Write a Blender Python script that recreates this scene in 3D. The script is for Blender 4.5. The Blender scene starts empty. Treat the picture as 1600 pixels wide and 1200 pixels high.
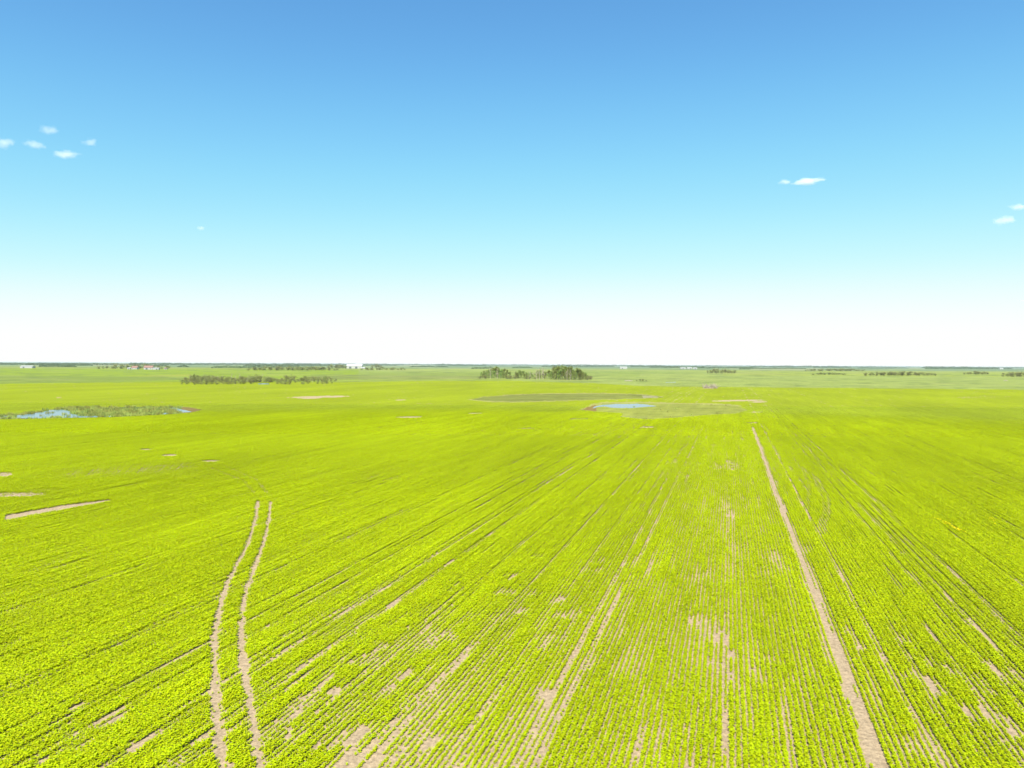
import bpy, math, random
import numpy as np
from mathutils import Vector, Matrix

sc = bpy.context.scene
col = sc.collection
rnd = random.Random(7)
rng = np.random.default_rng(11)

# ------------------------------------------------------------------ camera
F, H = 1130.0, 15.0                                   # focal length for a 1600 wide frame, height over the field
PITCH, ROLL = math.radians(1.555), math.radians(0.29)
fwd = np.array([0, math.cos(PITCH), -math.sin(PITCH)])
r0 = np.array([1.0, 0, 0]); u0 = np.array([0, math.sin(PITCH), math.cos(PITCH)])
right = r0 * math.cos(ROLL) + u0 * math.sin(ROLL)
up = -r0 * math.sin(ROLL) + u0 * math.cos(ROLL)
cd = bpy.data.cameras.new('camera'); cam = bpy.data.objects.new('camera', cd); col.objects.link(cam)
M = Matrix(((right[0], up[0], -fwd[0], 0), (right[1], up[1], -fwd[1], 0), (right[2], up[2], -fwd[2], H), (0, 0, 0, 1)))
cam.matrix_world = M
cd.sensor_width = 36; cd.lens = 36 * F / 1600
cd.clip_start = 0.5; cd.clip_end = 200000
sc.camera = cam

# ------------------------------------------------------------------ world, sun, exposure
SUN_EL, SUN_HEAD = 52.0, 10.0                          # light travels towards heading SUN_HEAD
w = bpy.data.worlds.new('World'); sc.world = w; w.use_nodes = True
nt = w.node_tree; nt.nodes.clear()
out = nt.nodes.new('ShaderNodeOutputWorld'); bg = nt.nodes.new('ShaderNodeBackground')
sky = nt.nodes.new('ShaderNodeTexSky'); sky.sky_type = 'NISHITA'; sky.sun_disc = False
sky.sun_elevation = math.radians(SUN_EL); sky.sun_rotation = math.radians(180 + SUN_HEAD)
sky.altitude = 500; sky.air_density = 0.7; sky.dust_density = 0.2; sky.ozone_density = 3.0
bg.inputs['Strength'].default_value = 0.10
# colour response of the photograph: a little more contrast and cyan in the sky light
k1 = nt.nodes.new('ShaderNodeVectorMath'); k1.operation = 'MULTIPLY'; k1.inputs[1].default_value = (.184, .184, .184)
cv = nt.nodes.new('ShaderNodeRGBCurve')
for ch, pts in ((0, [(0, 0), (.141, .130), (.212, .227), (.287, .337), (.44, .571), (.716, .90), (1, 1)]),
                (1, [(0, 0), (.25, .381), (.372, .60), (.495, .76), (.737, .94), (1, 1)]),
                (2, [(0, 0), (.503, .768), (.708, .94), (.905, .99), (1, 1)])):
    c_ = cv.mapping.curves[ch]
    c_.points[0].location = pts[0]; c_.points[1].location = pts[-1]
    for p_ in pts[1:-1]: c_.points.new(*p_)
cv.mapping.extend = 'HORIZONTAL'; cv.mapping.update()
k2 = nt.nodes.new('ShaderNodeVectorMath'); k2.operation = 'MULTIPLY'; k2.inputs[1].default_value = (4.35, 4.35, 4.35)
nt.links.new(sky.outputs[0], k1.inputs[0]); nt.links.new(k1.outputs[0], cv.inputs['Color']); nt.links.new(cv.outputs[0], k2.inputs[0]); nt.links.new(k2.outputs[0], bg.inputs['Color'])
nt.links.new(bg.outputs[0], out.inputs['Surface'])
sd = bpy.data.lights.new('sun', 'SUN'); sd.energy = 4.0; sd.angle = math.radians(0.53); sd.color = (1.0, 0.955, 0.88)
sun = bpy.data.objects.new('sun', sd); col.objects.link(sun)
e, a = math.radians(SUN_EL), math.radians(SUN_HEAD)
ldir = Vector((math.sin(a) * math.cos(e), math.cos(a) * math.cos(e), -math.sin(e)))
sun.rotation_euler = ldir.to_track_quat('-Z', 'Y').to_euler(); sun.location = (0, -30, 60)
sc.view_settings.view_transform = 'Standard'; sc.view_settings.look = 'None'
sc.view_settings.gamma = 1; sc.view_settings.exposure = 1.2; sc.view_settings.use_curve_mapping = False
sc.cycles.use_denoising = True
sc.cycles.max_bounces = 8; sc.cycles.diffuse_bounces = 3; sc.cycles.transmission_bounces = 4
sc.cycles.volume_bounces = 2; sc.cycles.transparent_max_bounces = 16
GK = 1.04
KX = 3.0                                               # photographed value / albedo at this light and exposure

# ------------------------------------------------------------------ helpers
def G(x, y):
    """image pixel (in the 1600x1200 frame) -> ground X, Y"""
    d = right * ((x - 800) / F) + up * (-(y - 600) / F) + fwd
    t = -H / d[2]
    return d[0] * t, d[1] * t
def proj(X, Y):
    v = np.stack([X, Y, np.full_like(X, -H)], -1)
    z = v @ fwd
    return 800 + F * (v @ right) / z, 600 - F * (v @ up) / z
def lin(c):
    c = np.array(c, float) / 255.0
    return np.where(c <= 0.04045, c / 12.92, ((c + 0.055) / 1.055) ** 2.4)
def alb(r, g, b): return lin((r, g, b)) / KX
def tag(o, label=None, cat=None, group=None, kind=None):
    if label: o['label'] = label
    if cat: o['category'] = cat
    if group: o['group'] = group
    if kind: o['kind'] = kind
    return o
def link(name, me, mats, parent=None):
    o = bpy.data.objects.new(name, me); col.objects.link(o)
    for m in (mats if isinstance(mats, (list, tuple)) else [mats]):
        if me.materials.find(m.name) < 0: me.materials.append(m)
    if parent: o.parent = parent
    return o
def mesh_np(name, V, Q, mi=None):
    """V (n,3) verts, Q (m,k) faces all of k corners"""
    me = bpy.data.meshes.new(name); V = np.asarray(V, np.float32); Q = np.asarray(Q, np.int32)
    k = Q.shape[1]
    me.vertices.add(len(V)); me.vertices.foreach_set('co', V.ravel())
    me.loops.add(Q.size); me.loops.foreach_set('vertex_index', Q.ravel())
    me.polygons.add(len(Q)); me.polygons.foreach_set('loop_start', np.arange(0, Q.size, k, dtype=np.int32))
    me.polygons.foreach_set('loop_total', np.full(len(Q), k, np.int32))
    if mi is not None: me.polygons.foreach_set('material_index', np.asarray(mi, np.int32))
    me.update(calc_edges=True); return me
def hashn(i, j, s=0):
    h = (i.astype(np.int64) * 374761393 + j.astype(np.int64) * 668265263 + s * 1442695041) & 0xffffffff
    h = ((h ^ (h >> 13)) * 1274126177) & 0xffffffff
    return ((h ^ (h >> 16)) & 0xffff) / 65535.0
def vnoise(x, y, s=0):
    i = np.floor(x); j = np.floor(y); fx = x - i; fy = y - j
    fx = fx * fx * (3 - 2 * fx); fy = fy * fy * (3 - 2 * fy); i = i.astype(np.int64); j = j.astype(np.int64)
    a0 = hashn(i, j, s); b0 = hashn(i + 1, j, s); c0 = hashn(i, j + 1, s); d0 = hashn(i + 1, j + 1, s)
    return (a0 * (1 - fx) + b0 * fx) * (1 - fy) + (c0 * (1 - fx) + d0 * fx) * fy
def fbm(x, y, s=0, o=3):
    v = 0; a_ = 0.5; t = 0
    for k in range(o):
        v = v + a_ * vnoise(x * 2 ** k + 17.3 * k, y * 2 ** k - 9.1 * k, s + k); t += a_; a_ *= 0.5
    return v / t
def sstep(a_, b_, x):
    t = np.clip((x - a_) / (b_ - a_), 0, 1); return t * t * (3 - 2 * t)
def inpoly(px, py, P):
    r = np.zeros(px.shape, bool); n = len(P)
    for i in range(n):
        x1, y1 = P[i]; x2, y2 = P[(i + 1) % n]
        if y1 == y2: continue
        c = ((y1 > py) != (y2 > py)) & (px < (x2 - x1) * (py - y1) / (y2 - y1) + x1); r ^= c
    return r
def segdist(X, Y, p, q):
    dx, dy = q[0] - p[0], q[1] - p[1]; L = dx * dx + dy * dy + 1e-9
    t = np.clip(((X - p[0]) * dx + (Y - p[1]) * dy) / L, 0, 1)
    return np.hypot(X - p[0] - t * dx, Y - p[1] - t * dy), t

# ------------------------------------------------------------------ materials
def mat(name):
    m = bpy.data.materials.new(name); m.use_nodes = True; n = m.node_tree.nodes
    return m, m.node_tree, n, n['Principled BSDF']
def N(nt, t, **kw):
    n = nt.nodes.new(t)
    for k, v in kw.items():
        if isinstance(v, tuple) and k.startswith('i'): pass
        setattr(n, k, v)
    return n
def noise(nt, scale, detail=3, vec=None, rough=0.55):
    n = nt.nodes.new('ShaderNodeTexNoise'); n.inputs['Scale'].default_value = scale; n.inputs['Detail'].default_value = detail
    n.inputs['Roughness'].default_value = rough
    if vec is not None: nt.links.new(vec, n.inputs['Vector'])
    return n
def mrange(nt, src, a, b, c, d):
    n = nt.nodes.new('ShaderNodeMapRange'); nt.links.new(src, n.inputs[0])
    for i, v in enumerate((a, b, c, d)): n.inputs[i + 1].default_value = v
    return n.outputs[0]
def math_(nt, op, a, b):
    n = nt.nodes.new('ShaderNodeMath'); n.operation = op
    for i, v in enumerate((a, b)):
        if isinstance(v, (int, float)): n.inputs[i].default_value = v
        else: nt.links.new(v, n.inputs[i])
    return n.outputs[0]
def mixc(nt, f, a, b, bt='MIX'):
    n = nt.nodes.new('ShaderNodeMix'); n.data_type = 'RGBA'; n.blend_type = bt
    for s, v in ((n.inputs[0], f), (n.inputs[6], a), (n.inputs[7], b)):
        if isinstance(v, (int, float)): s.default_value = v
        elif isinstance(v, (tuple, list, np.ndarray)): s.default_value = (float(v[0]), float(v[1]), float(v[2]), 1)
        else: nt.links.new(v, s)
    return n.outputs[2]
def hsv(nt, c, hue=None, sat=None, val=None):
    n = nt.nodes.new('ShaderNodeHueSaturation'); nt.links.new(c, n.inputs['Color'])
    for k, v in (('Hue', hue), ('Saturation', sat), ('Value', val)):
        if v is None: continue
        if isinstance(v, (int, float)): n.inputs[k].default_value = v
        else: nt.links.new(v, n.inputs[k])
    return n.outputs[0]
ROWA = math.radians(16.75)                             # heading of the seed rows
def rowvec(nt, sx, sy):
    """world position turned so that y runs along the rows, then scaled"""
    g = nt.nodes.new('ShaderNodeNewGeometry')
    m = nt.nodes.new('ShaderNodeMapping'); m.inputs['Rotation'].default_value = (0, 0, ROWA)
    nt.links.new(g.outputs['Position'], m.inputs['Vector'])
    s = nt.nodes.new('ShaderNodeVectorMath'); s.operation = 'MULTIPLY'; s.inputs[1].default_value = (sx, sy, 0)
    nt.links.new(m.outputs[0], s.inputs[0]); return s.outputs[0]
def field_tone(nt):
    """how the stand of the crop itself varies over the field: broad vigour and streaks along the rows"""
    a1 = mrange(nt, noise(nt, 1.0, 4, rowvec(nt, 0.035, 0.012)).outputs[0], 0.3, 0.7, 0.86, 1.11)
    a2 = mrange(nt, noise(nt, 1.0, 3, rowvec(nt, 0.45, 0.03)).outputs[0], 0.3, 0.7, 0.90, 1.08)
    return math_(nt, 'MULTIPLY', a1, a2)

LEAF = alb(205, 220, 12)
def leaf_mat(name, c, transl=0.3, vary=0.25, tone=False, rough=0.55, hue=0.03, pos_scale=0.0, gain=1.0):
    m, t, n, p = mat(name)
    oi = n.new('ShaderNodeObjectInfo')
    base = t.nodes.new('ShaderNodeRGB'); base.outputs[0].default_value = (c[0], c[1], c[2], 1); cc = base.outputs[0]
    v = mrange(t, oi.outputs['Random'], 0, 1, 1 - vary, 1 + vary)
    if tone: v = math_(t, 'MULTIPLY', v, field_tone(t))
    if pos_scale:
        g = t.nodes.new('ShaderNodeNewGeometry')
        v = math_(t, 'MULTIPLY', v, mrange(t, noise(t, pos_scale, 3, g.outputs['Position']).outputs[0], 0.3, 0.7, 0.7, 1.35))
    cc = hsv(t, cc, mrange(t, oi.outputs['Random'], 0, 1, 0.5 - hue, 0.5 + hue), None, v)
    t.links.new(cc, p.inputs['Base Color']); p.inputs['Roughness'].default_value = rough
    p.inputs['Specular IOR Level'].default_value = 0.1
    tr = n.new('ShaderNodeBsdfTranslucent'); t.links.new(cc, tr.inputs['Color'])
    mx = n.new('ShaderNodeMixShader'); mx.inputs[0].default_value = transl
    t.links.new(p.outputs[0], mx.inputs[1]); t.links.new(tr.outputs[0], mx.inputs[2])
    t.links.new(mx.outputs[0], n['Material Output'].inputs['Surface']); return m
M_crop = leaf_mat('crop_leaf', LEAF * 2.12, 0.32, 0.10, tone=True, hue=0.008)
M_weed = leaf_mat('weed_leaf', alb(110, 150, 50), 0.3, 0.2)
M_flower = leaf_mat('yellow_petal', alb(252, 228, 30) * 2.8, 0.4, 0.1, hue=0.005)
M_poplar = leaf_mat('poplar_leaf', alb(158, 170, 88) * 2.2, 0.3, 0.36, hue=0.03, pos_scale=0.6)
M_willow = leaf_mat('willow_leaf', alb(165, 166, 102) * 1.95, 0.3, 0.25, hue=0.02, pos_scale=0.6)
M_farwood = leaf_mat('far_wood_leaf', alb(120, 145, 95) * 1.2, 0.2, 0.1, hue=0.01, pos_scale=0.05)
M_reed = leaf_mat('reed_leaf', alb(188, 194, 100) * 1.9, 0.3, 0.2, pos_scale=0.3)

def bark_mat(name, c, vary=0.2):
    m, t, n, p = mat(name)
    g = n.new('ShaderNodeNewGeometry')
    f = noise(t, 3.0, 4, g.outputs['Position']).outputs[0]
    t.links.new(mixc(t, f, [x * (1 - vary) for x in c], [x * (1 + vary) for x in c]), p.inputs['Base Color'])
    p.inputs['Roughness'].default_value = 0.9; return m
M_bark = bark_mat('bark', (0.16, 0.14, 0.11)); M_deadwood = bark_mat('dead_wood', (0.36, 0.31, 0.22))
M_stone = bark_mat('field_stone', (0.32, 0.27, 0.22), 0.35)
def paint_mat(name, c, rough=0.5, stripe=0.0):
    m, t, n, p = mat(name)
    g = n.new('ShaderNodeTexCoord')
    f = noise(t, 0.6, 4, g.outputs['Object']).outputs[0]
    cc = mixc(t, f, [x * 0.88 for x in c], [min(1, x * 1.08) for x in c])
    t.links.new(cc, p.inputs['Base Color']); p.inputs['Roughness'].default_value = rough
    if stripe:
        wv = n.new('ShaderNodeTexWave'); wv.inputs['Scale'].default_value = stripe; t.links.new(g.outputs['Object'], wv.inputs['Vector'])
        b = n.new('ShaderNodeBump'); b.inputs['Strength'].default_value = 0.4; t.links.new(wv.outputs[0], b.inputs['Height']); t.links.new(b.outputs[0], p.inputs['Normal'])
    return m
M_white = paint_mat('white_metal_cladding', (0.38, 0.38, 0.355), 0.45, 3.0)
M_roofw = paint_mat('pale_metal_roof', (0.62, 0.63, 0.65), 0.4, 3.0)
M_red = paint_mat('red_roof', (0.24, 0.13, 0.10), 0.7)
M_dark = paint_mat('dark_door', (0.10, 0.11, 0.13), 0.5)
M_glass = paint_mat('window_pane', (0.04, 0.05, 0.06), 0.1)
m, t, n, p = mat('pond_water')
p.inputs['Base Color'].default_value = (0.11, 0.17, 0.17, 1); p.inputs['Roughness'].default_value = 0.2; p.inputs['IOR'].default_value = 1.33
g = n.new('ShaderNodeNewGeometry'); nz = noise(t, 1.2, 3, g.outputs['Position'])
b = n.new('ShaderNodeBump'); b.inputs['Strength'].default_value = 0.15; b.inputs['Distance'].default_value = 0.05
t.links.new(nz.outputs[0], b.inputs['Height']); t.links.new(b.outputs[0], p.inputs['Normal']); M_water = m

# ground: albedo comes from the 'albedo' attribute of the ground sheet, laid out in image coordinates, detail from noise
m, t, n, p = mat('field_ground')
at = n.new('ShaderNodeAttribute'); at.attribute_name = 'albedo'
af = n.new('ShaderNodeAttribute'); af.attribute_name = 'green'
g = n.new('ShaderNodeNewGeometry')
tone = field_tone(t)
fine = mrange(t, noise(t, 1.0, 4, rowvec(t, 3.8, 0.25), 0.7).outputs[0], 0.3, 0.7, 0.86, 1.12)
gv = math_(t, 'MULTIPLY', tone, fine)
soilv = math_(t, 'MULTIPLY', mrange(t, noise(t, 4.5, 6, g.outputs['Position'], 0.8).outputs[0], 0.36, 0.64, 0.62, 1.40),
              mrange(t, noise(t, 0.7, 4, g.outputs['Position']).outputs[0], 0.3, 0.7, 0.92, 1.08))
green = hsv(t, at.outputs['Color'], None, None, gv)
soil = hsv(t, at.outputs['Color'], None, None, soilv)
# straw and stubble bits
strawv = n.new('ShaderNodeTexVoronoi'); strawv.inputs['Scale'].default_value = 14.0; t.links.new(g.outputs['Position'], strawv.inputs['Vector'])
sf = mrange(t, strawv.outputs['Distance'], 0.08, 0.22, 0.55, 0.0)
soil = mixc(t, sf, soil, (0.46, 0.37, 0.23))
t.links.new(mixc(t, af.outputs['Fac'], soil, green), p.inputs['Base Color'])
p.inputs['Roughness'].default_value = 0.95; p.inputs['Specular IOR Level'].default_value = 0.1
b = n.new('ShaderNodeBump'); b.inputs['Strength'].default_value = 0.9; b.inputs['Distance'].default_value = 0.06
t.links.new(noise(t, 6.0, 5, g.outputs['Position'], 0.7).outputs[0], b.inputs['Height']); t.links.new(b.outputs[0], p.inputs['Normal'])
M_ground = m

# ------------------------------------------------------------------ the field, laid out from image pixels
CA, SA = math.cos(ROWA), math.sin(ROWA)
def rs(X, Y): return X * CA - Y * SA, X * SA + Y * CA
GAPS = []                                              # seeder and wheel gaps along the rows: offset, half width, start, strength
for (x, y, w_, k) in [(0, 925, .16, .7), (125, 868, .14, .6), (0, 961, .22, .9), (200, 997, .26, 1), (0, 1077, .14, .7), (330, 1002, .26, 1), (327, 1097, .28, 1),
                      (395, 1100, .26, 1), (750, 1002, .34, 1), (600, 1040, .12, .5), (735, 1135, .2, .6), (0, 896, .12, .5), (0, 860, .12, .5), (0, 880, .14, .6), (100, 1160, .18, .8),
                      (650, 880, .16, .8), (600, 878, .14, .7), (1313, 900, .20, 1), (1440, 899, .2, .8), (1412, 860, .12, .6), (1470, 899, .13, .6), (1500, 715, .25, .9), (1400, 730, .16, .6),
                      (1500, 780, .18, .6), (1550, 880, .13, .6), (1530, 940, .14, .6), (1250, 700, .2, .7), (1300, 720, .15, .6), (0, 820, .16, .6)]:
    GAPS.append((rs(*G(x, y))[0], w_, k))
def W(pts): return [G(x, y) for x, y in pts]
TRACKS = [(W([(250, 728), (330, 732), (380, 752), (398, 772)]), .22, .6), (W([(255, 722), (350, 728), (400, 750), (418, 772)]), .22, .6),
          (W([(403, 784), (400, 810), (388, 850), (372, 880), (352, 920), (342, 960), (336, 1000), (335, 1050), (337, 1100), (343, 1150), (349, 1215)]), .25, .93),
          (W([(423, 785), (420, 815), (412, 850), (400, 880), (388, 915), (380, 945), (377, 985), (378, 1020), (384, 1060), (390, 1095), (398, 1150), (410, 1215)]), .23, .93),
          (W([(1240, 718), (1256, 738), (1264, 760), (1262, 800)]), .2, .45), (W([(1275, 745), (1292, 775), (1296, 800), (1286, 836)]), .2, .55), (W([(1268, 742), (1284, 775), (1288, 800), (1276, 834)]), .2, .5),
          (W([(800, 1210), (812, 1177), (832, 1142), (860, 1092), (877, 1062), (900, 1020), (925, 975), (965, 900)]), .10, .95), (W([(965, 900), (1045, 740), (1090, 660)]), .12, .8), (W([(836, 1210), (860, 1160), (875, 1125), (895, 1080), (912, 1050), (935, 1000), (957, 950), (985, 900)]), .10, .95), (W([(985, 900), (1060, 745), (1100, 665)]), .12, .8),
          (W([(1372, 1207), (1361, 1170), (1309, 1020), (1247, 860), (1210, 765), (1190, 705), (1176, 668)]), .40, 1.0)]
PATCH = """568 1037 575 1030 1.2 1;595 1015 600 1010 .8 1;527 1065 533 1062 1.0 1;515 1080 518 1078 .9 .8;460 1110 515 1078 .8 .85;440 1130 485 1097 1 .8;430 1150 445 1143 1 .8;588 1090 605 1078 .7 .9;602 1067 604 1066 .5 .9;623 1058 627 1055 .8 .7;653 1103 662 1090 .9 .9;625 1140 645 1118 .7 .8;510 1165 555 1140 .7 .9;545 1180 593 1137 .7 1;535 1198 605 1152 1.0 1;560 1205 615 1165 1.2 1;613 1158 622 1170 1.7 .85;610 1200 640 1185 1.9 .9;655 1165 672 1190 1.5 .9;650 1200 690 1200 1.2 .8;690 1160 700 1150 .8 .8
800 905 806 900 .7 1;781 927 790 925 .9 .9;836 871 840 868 .8 .8;834 931 838 928 .6 .8;815 960 824 952 .5 .9;755 1025 790 995 .7 .5;866 942 872 938 .8 .7;885 965 895 962 1.1 .95;862 1000 866 996 .9 .9;848 1006 853 1002 .9 .8;688 990 694 990 .8 .9;703 998 708 1000 .6 .9;660 980 662 979 .5 .9;628 982 631 981 .6 .9;680 940 682 939 .4 .9;714 916 718 914 .4 .9;703 925 706 924 .4 .9;648 886 655 884 .8 .6;670 879 673 878 .5 .8;742 1008 700 1056 .34 1;735 1055 765 1012 .25 .9;765 1092 797 1050 .22 .9;655 1110 640 1132 .7 .9;740 1133 758 1100 .25 .8;920 893 940 888 .8 .8;930 880 945 876 .8 .6;845 1090 850 1080 .5 .5;1125 985 1129 990 .6 .6
1322 983 1345 1015 .5 .75;1378 1020 1398 1060 .35 .95;1390 983 1408 1003 .5 .95;1420 1052 1475 1085 .8 .8;1405 1055 1430 1060 .8 .8;1440 1030 1515 1063 .7 .85;1522 1055 1550 1085 .5 .9;1517 1107 1537 1125 .7 .9;1540 1115 1595 1147 .8 .75;1505 970 1540 998 .35 .9;1545 1037 1610 1105 .35 .9;1560 1160 1605 1195 .9 .8;1430 1165 1440 1180 .7 .8;1450 1150 1462 1180 .4 .95
1090 965 1103 985 .8 .8;1103 985 1120 1002 .7 .7;1142 1020 1158 1033 .7 .8;1178 1048 1196 1066 .6 .9;1120 1037 1160 1078 .5 .6;1200 1028 1206 1036 .6 .7;1238 1055 1242 1068 .5 .6;1139 1110 1139 1207 .14 .7;1152 1110 1150 1207 .14 .5;1075 1140 1079 1157 .2 .8;1034 1140 1028 1200 .16 .6;1075 1190 1077 1207 .3 .6;1110 1170 1112 1207 .14 .5;1142 721 1142 735 1.5 .85;1120 722 1120 733 1.1 .5;1136 778 1138 806 1.2 .6;1139 830 1140 900 .25 .5;1212 866 1214 874 1.2 .85;1222 880 1226 890 .8 .5;1080 905 1130 905 1.4 .25;1100 890 1103 900 .8 .6;1060 790 1110 800 2 .15;1265 855 1268 866 .6 .5
65 1192 130 1162 .6 .95;120 1172 135 1160 .7 1;165 1136 184 1123 .7 .8;77 1150 112 1129 .26 1;105 1150 116 1145 .35 .9;113 1110 128 1102 .3 .9;207 1172 250 1148 .4 .9;215 1165 252 1145 .5 .8;84 1008 106 1006 .5 .7;5 1010 25 1004 .5 .6;42 1026 50 1022 .3 .7;200 1112 232 1098 .5 .9;265 1200 300 1180 .3 .9;430 1000 455 990 .3 .6;1485 818 1500 838 .3 .5"""
SEGS = []
for part_ in PATCH.replace('\n', ';').split(';'):
    x1, y1, x2, y2, wd, k = map(float, part_.split()); SEGS.append((G(x1, y1), G(x2, y2), wd, k))
SLIVERS = [  # small bare spots farther off: x, y, half length, half height in image pixels, strength
    (228, 703, 11, 1.3, .9), (265, 712, 15, 1.8, .9), (329, 721, 17, 1.6, .9), (640, 652, 24, 1.6, .85), (822, 670, 18, .9, .85), (850, 672, 18, .8, .5), (742, 646, 16, .8, .8), (1012, 668, 13, 1.3, .9),
    (626, 625, 9, .8, .8), (500, 620, 55, 1.6, .8), (505, 612, 28, .8, .5), (485, 622, 20, 1.2, .8), (1150, 626, 48, 1.1, .95), (1185, 628, 14, 1.1, .9), (1175, 661, 13, .9, .8), (1170, 655, 12, .6, .6), (1180, 644, 14, 1.2, .7),
    (905, 655, 22, 1.4, .7), (8, 742, 14, 4, .85), (20, 774, 62, 4.0, .75), (75, 767, 35, 2.5, .5), (92, 621, 5, 1, .8), (210, 624, 45, 1.6, .4), (1108, 607, 18, 1.2, .6), (1520, 621, 60, 1.6, .5), (1500, 612, 12, .8, .5),
    (1320, 667, 38, 1.5, -.2), (1420, 672, 60, 1.2, -.3), (1570, 681, 30, 1.0, -.4), (90, 735, 30, 1.5, .2), (50, 728, 30, 1.5, .25), (865, 642, 60, 2, .3), (675, 630, 35, 1, .3), (1020, 606, 7, .8, .5), (45, 687, 20, .8, .4), (60, 609, 40, 1, .3)]
STRIP = [(6, 813), (8, 806), (100, 790), (170, 781.5), (177, 783), (150, 789), (80, 801), (12, 814)]
PONDL = [(-90, 655), (-60, 652), (0, 648.5), (40, 646), (75, 640), (110, 636.8), (200, 636), (280, 635.2), (300, 637), (316, 640.5), (300, 644.5), (270, 647.3), (180, 652), (100, 653.5), (40, 655), (0, 655.5), (-90, 661)]
PONDR = [(905, 640), (925, 633.5), (945, 630.5), (1000, 629.8), (1060, 631.5), (1115, 632), (1150, 634), (1168, 641), (1150, 646), (1100, 649), (1060, 653), (1010, 656), (968, 652), (975, 646), (930, 643)]
MARSH = [(733, 624), (760, 620), (800, 617), (860, 615.5), (940, 615), (1000, 616.5), (1030, 619.5), (1035, 621), (1000, 622.5), (900, 625), (820, 627.5), (770, 627)]
def grow(P, k):
    c = np.mean(P, 0); return [((x - c[0]) * (1 + k) + c[0], (y - c[1]) * (1 + k * 6) + c[1]) for x, y in P]

def vigour(X, Y):
    """0 = bare soil .. 1 = closed canopy, over the crop field"""
    r, s = rs(X, Y); px, py = proj(X, Y)
    n1 = fbm(r / 1.3, s / 5.0, 3, 3); n2 = fbm(r / 9, s / 22, 9, 3); n3 = vnoise(r / .25, s / 1.2, 21)
    v = 1.04 - 0.16 * (1 - n2)
    thin = sstep(860, 1050, py) * np.exp(-((px - 700) / 300) ** 2) * .32 + sstep(900, 1060, py) * np.exp(-((px - 1450) / 170) ** 2) * .20 + sstep(820, 1060, py) * np.exp(-((px - 1120) / 150) ** 2) * .16
    v = v - thin * (0.3 + 1.1 * (1 - n2))
    v = v - (0.04 + 0.75 * thin) * sstep(.52, .78, n1) - .10 * n3
    v = v - (0.10 + 1.1 * thin) * sstep(.66, .88, vnoise(r / .45, s / 4.5, 33))
    rown = vnoise(np.round(r / .25) * 1.37, s / 1.6, 44) - .5
    jag = (n3 - .5) * .25 + rown * .75 + (fbm(r / 1.2, s / 3.0, 41, 2) - .5) * .5
    for r_, hw, k in GAPS:
        off = (vnoise(s / 40, s * 0, int(abs(r_) * 10)) - .5) * .25
        brk = sstep(.16, .34, vnoise(s / 9 + 3, s * 0, int(abs(r_) * 7) + 5)) * .6 + .4
        v = v - (1 - sstep(hw * .42, hw * .42 + .06, np.abs(r - r_ - off * .2))) * k * brk
    v = v - sstep(.80, .92, vnoise(np.round(r / .25) * 1.91, s / 14, 71)) * .62 - sstep(.55, .9, vnoise(np.round(r / .25) * 2.3, s / 5, 72)) * .16
    for P, hw, k in TRACKS:
        d = np.full(X.shape, 1e6)
        for a_, b_ in zip(P[:-1], P[1:]):
            dd, _ = segdist(X, Y, a_, b_); d = np.minimum(d, dd)
        jj = jag * (.0 if k in (1.0, .95) else .30)
        v = v - (1 - sstep(hw - .10, hw + .06, d + jj)) * k
    for a_, b_, wd, k in SEGS:
        d, _ = segdist(X, Y, a_, b_)
        m_ = d < wd * 2.2
        if m_.any(): v[m_] -= ((1 - sstep(wd * .0, wd * .75, d[m_] + jag[m_] * wd * 1.5)) * k)
    bare = np.zeros(X.shape)
    for x, y, rx, ry, k in SLIVERS:
        q = np.hypot((px - x) / rx, (py - y - (px - x) * -.02) / ry) + (fbm(px / 5, py / 1.5, 77, 2) - .5) * .5
        e_ = (1 - sstep(.75, 1.15, q)) * (k if k > 0 else -k * .6); v = v - e_; bare = np.maximum(bare, e_)
    v = v - inpoly(px, py, STRIP) * 1.5
    # wheel scrub left where the seeder turned on the headland
    yc = 743 - .062 * (px - 80); dy = py - yc
    q = np.exp(-(dy / 7.5) ** 2) * (sstep(80, 110, px) - sstep(280, 312, px))
    ph = (px + dy * 1.25 + dy * dy * .045) / 6.6; kk = np.floor(ph)
    line = (1 - sstep(.30, .48, np.abs(ph - kk - .5))) * (.35 + .65 * hashn(kk.astype(int), kk.astype(int) * 0, 6))
    v = v - q * line * .85
    weak = .24 * sstep(.18, .42, vnoise(np.round(r / .25) * 1.13, s / 2.4, 83)) * (1 - inpoly(px, py, STRIP))
    dM = np.full(X.shape, 1e6)
    for P, hw, k in TRACKS:
        if k < .9: continue
        for a_, b_ in zip(P[:-1], P[1:]):
            dd, _ = segdist(X, Y, a_, b_); dM = np.minimum(dM, dd - (hw - .28 if k > .99 else 0) - (0 if k > .94 else .06))
    weak = weak * (.62 + .38 * sstep(.06, .22, dM)) * (dM > .02) * (1 - bare)
    return np.clip(np.maximum(v, weak), 0, 1)

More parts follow.
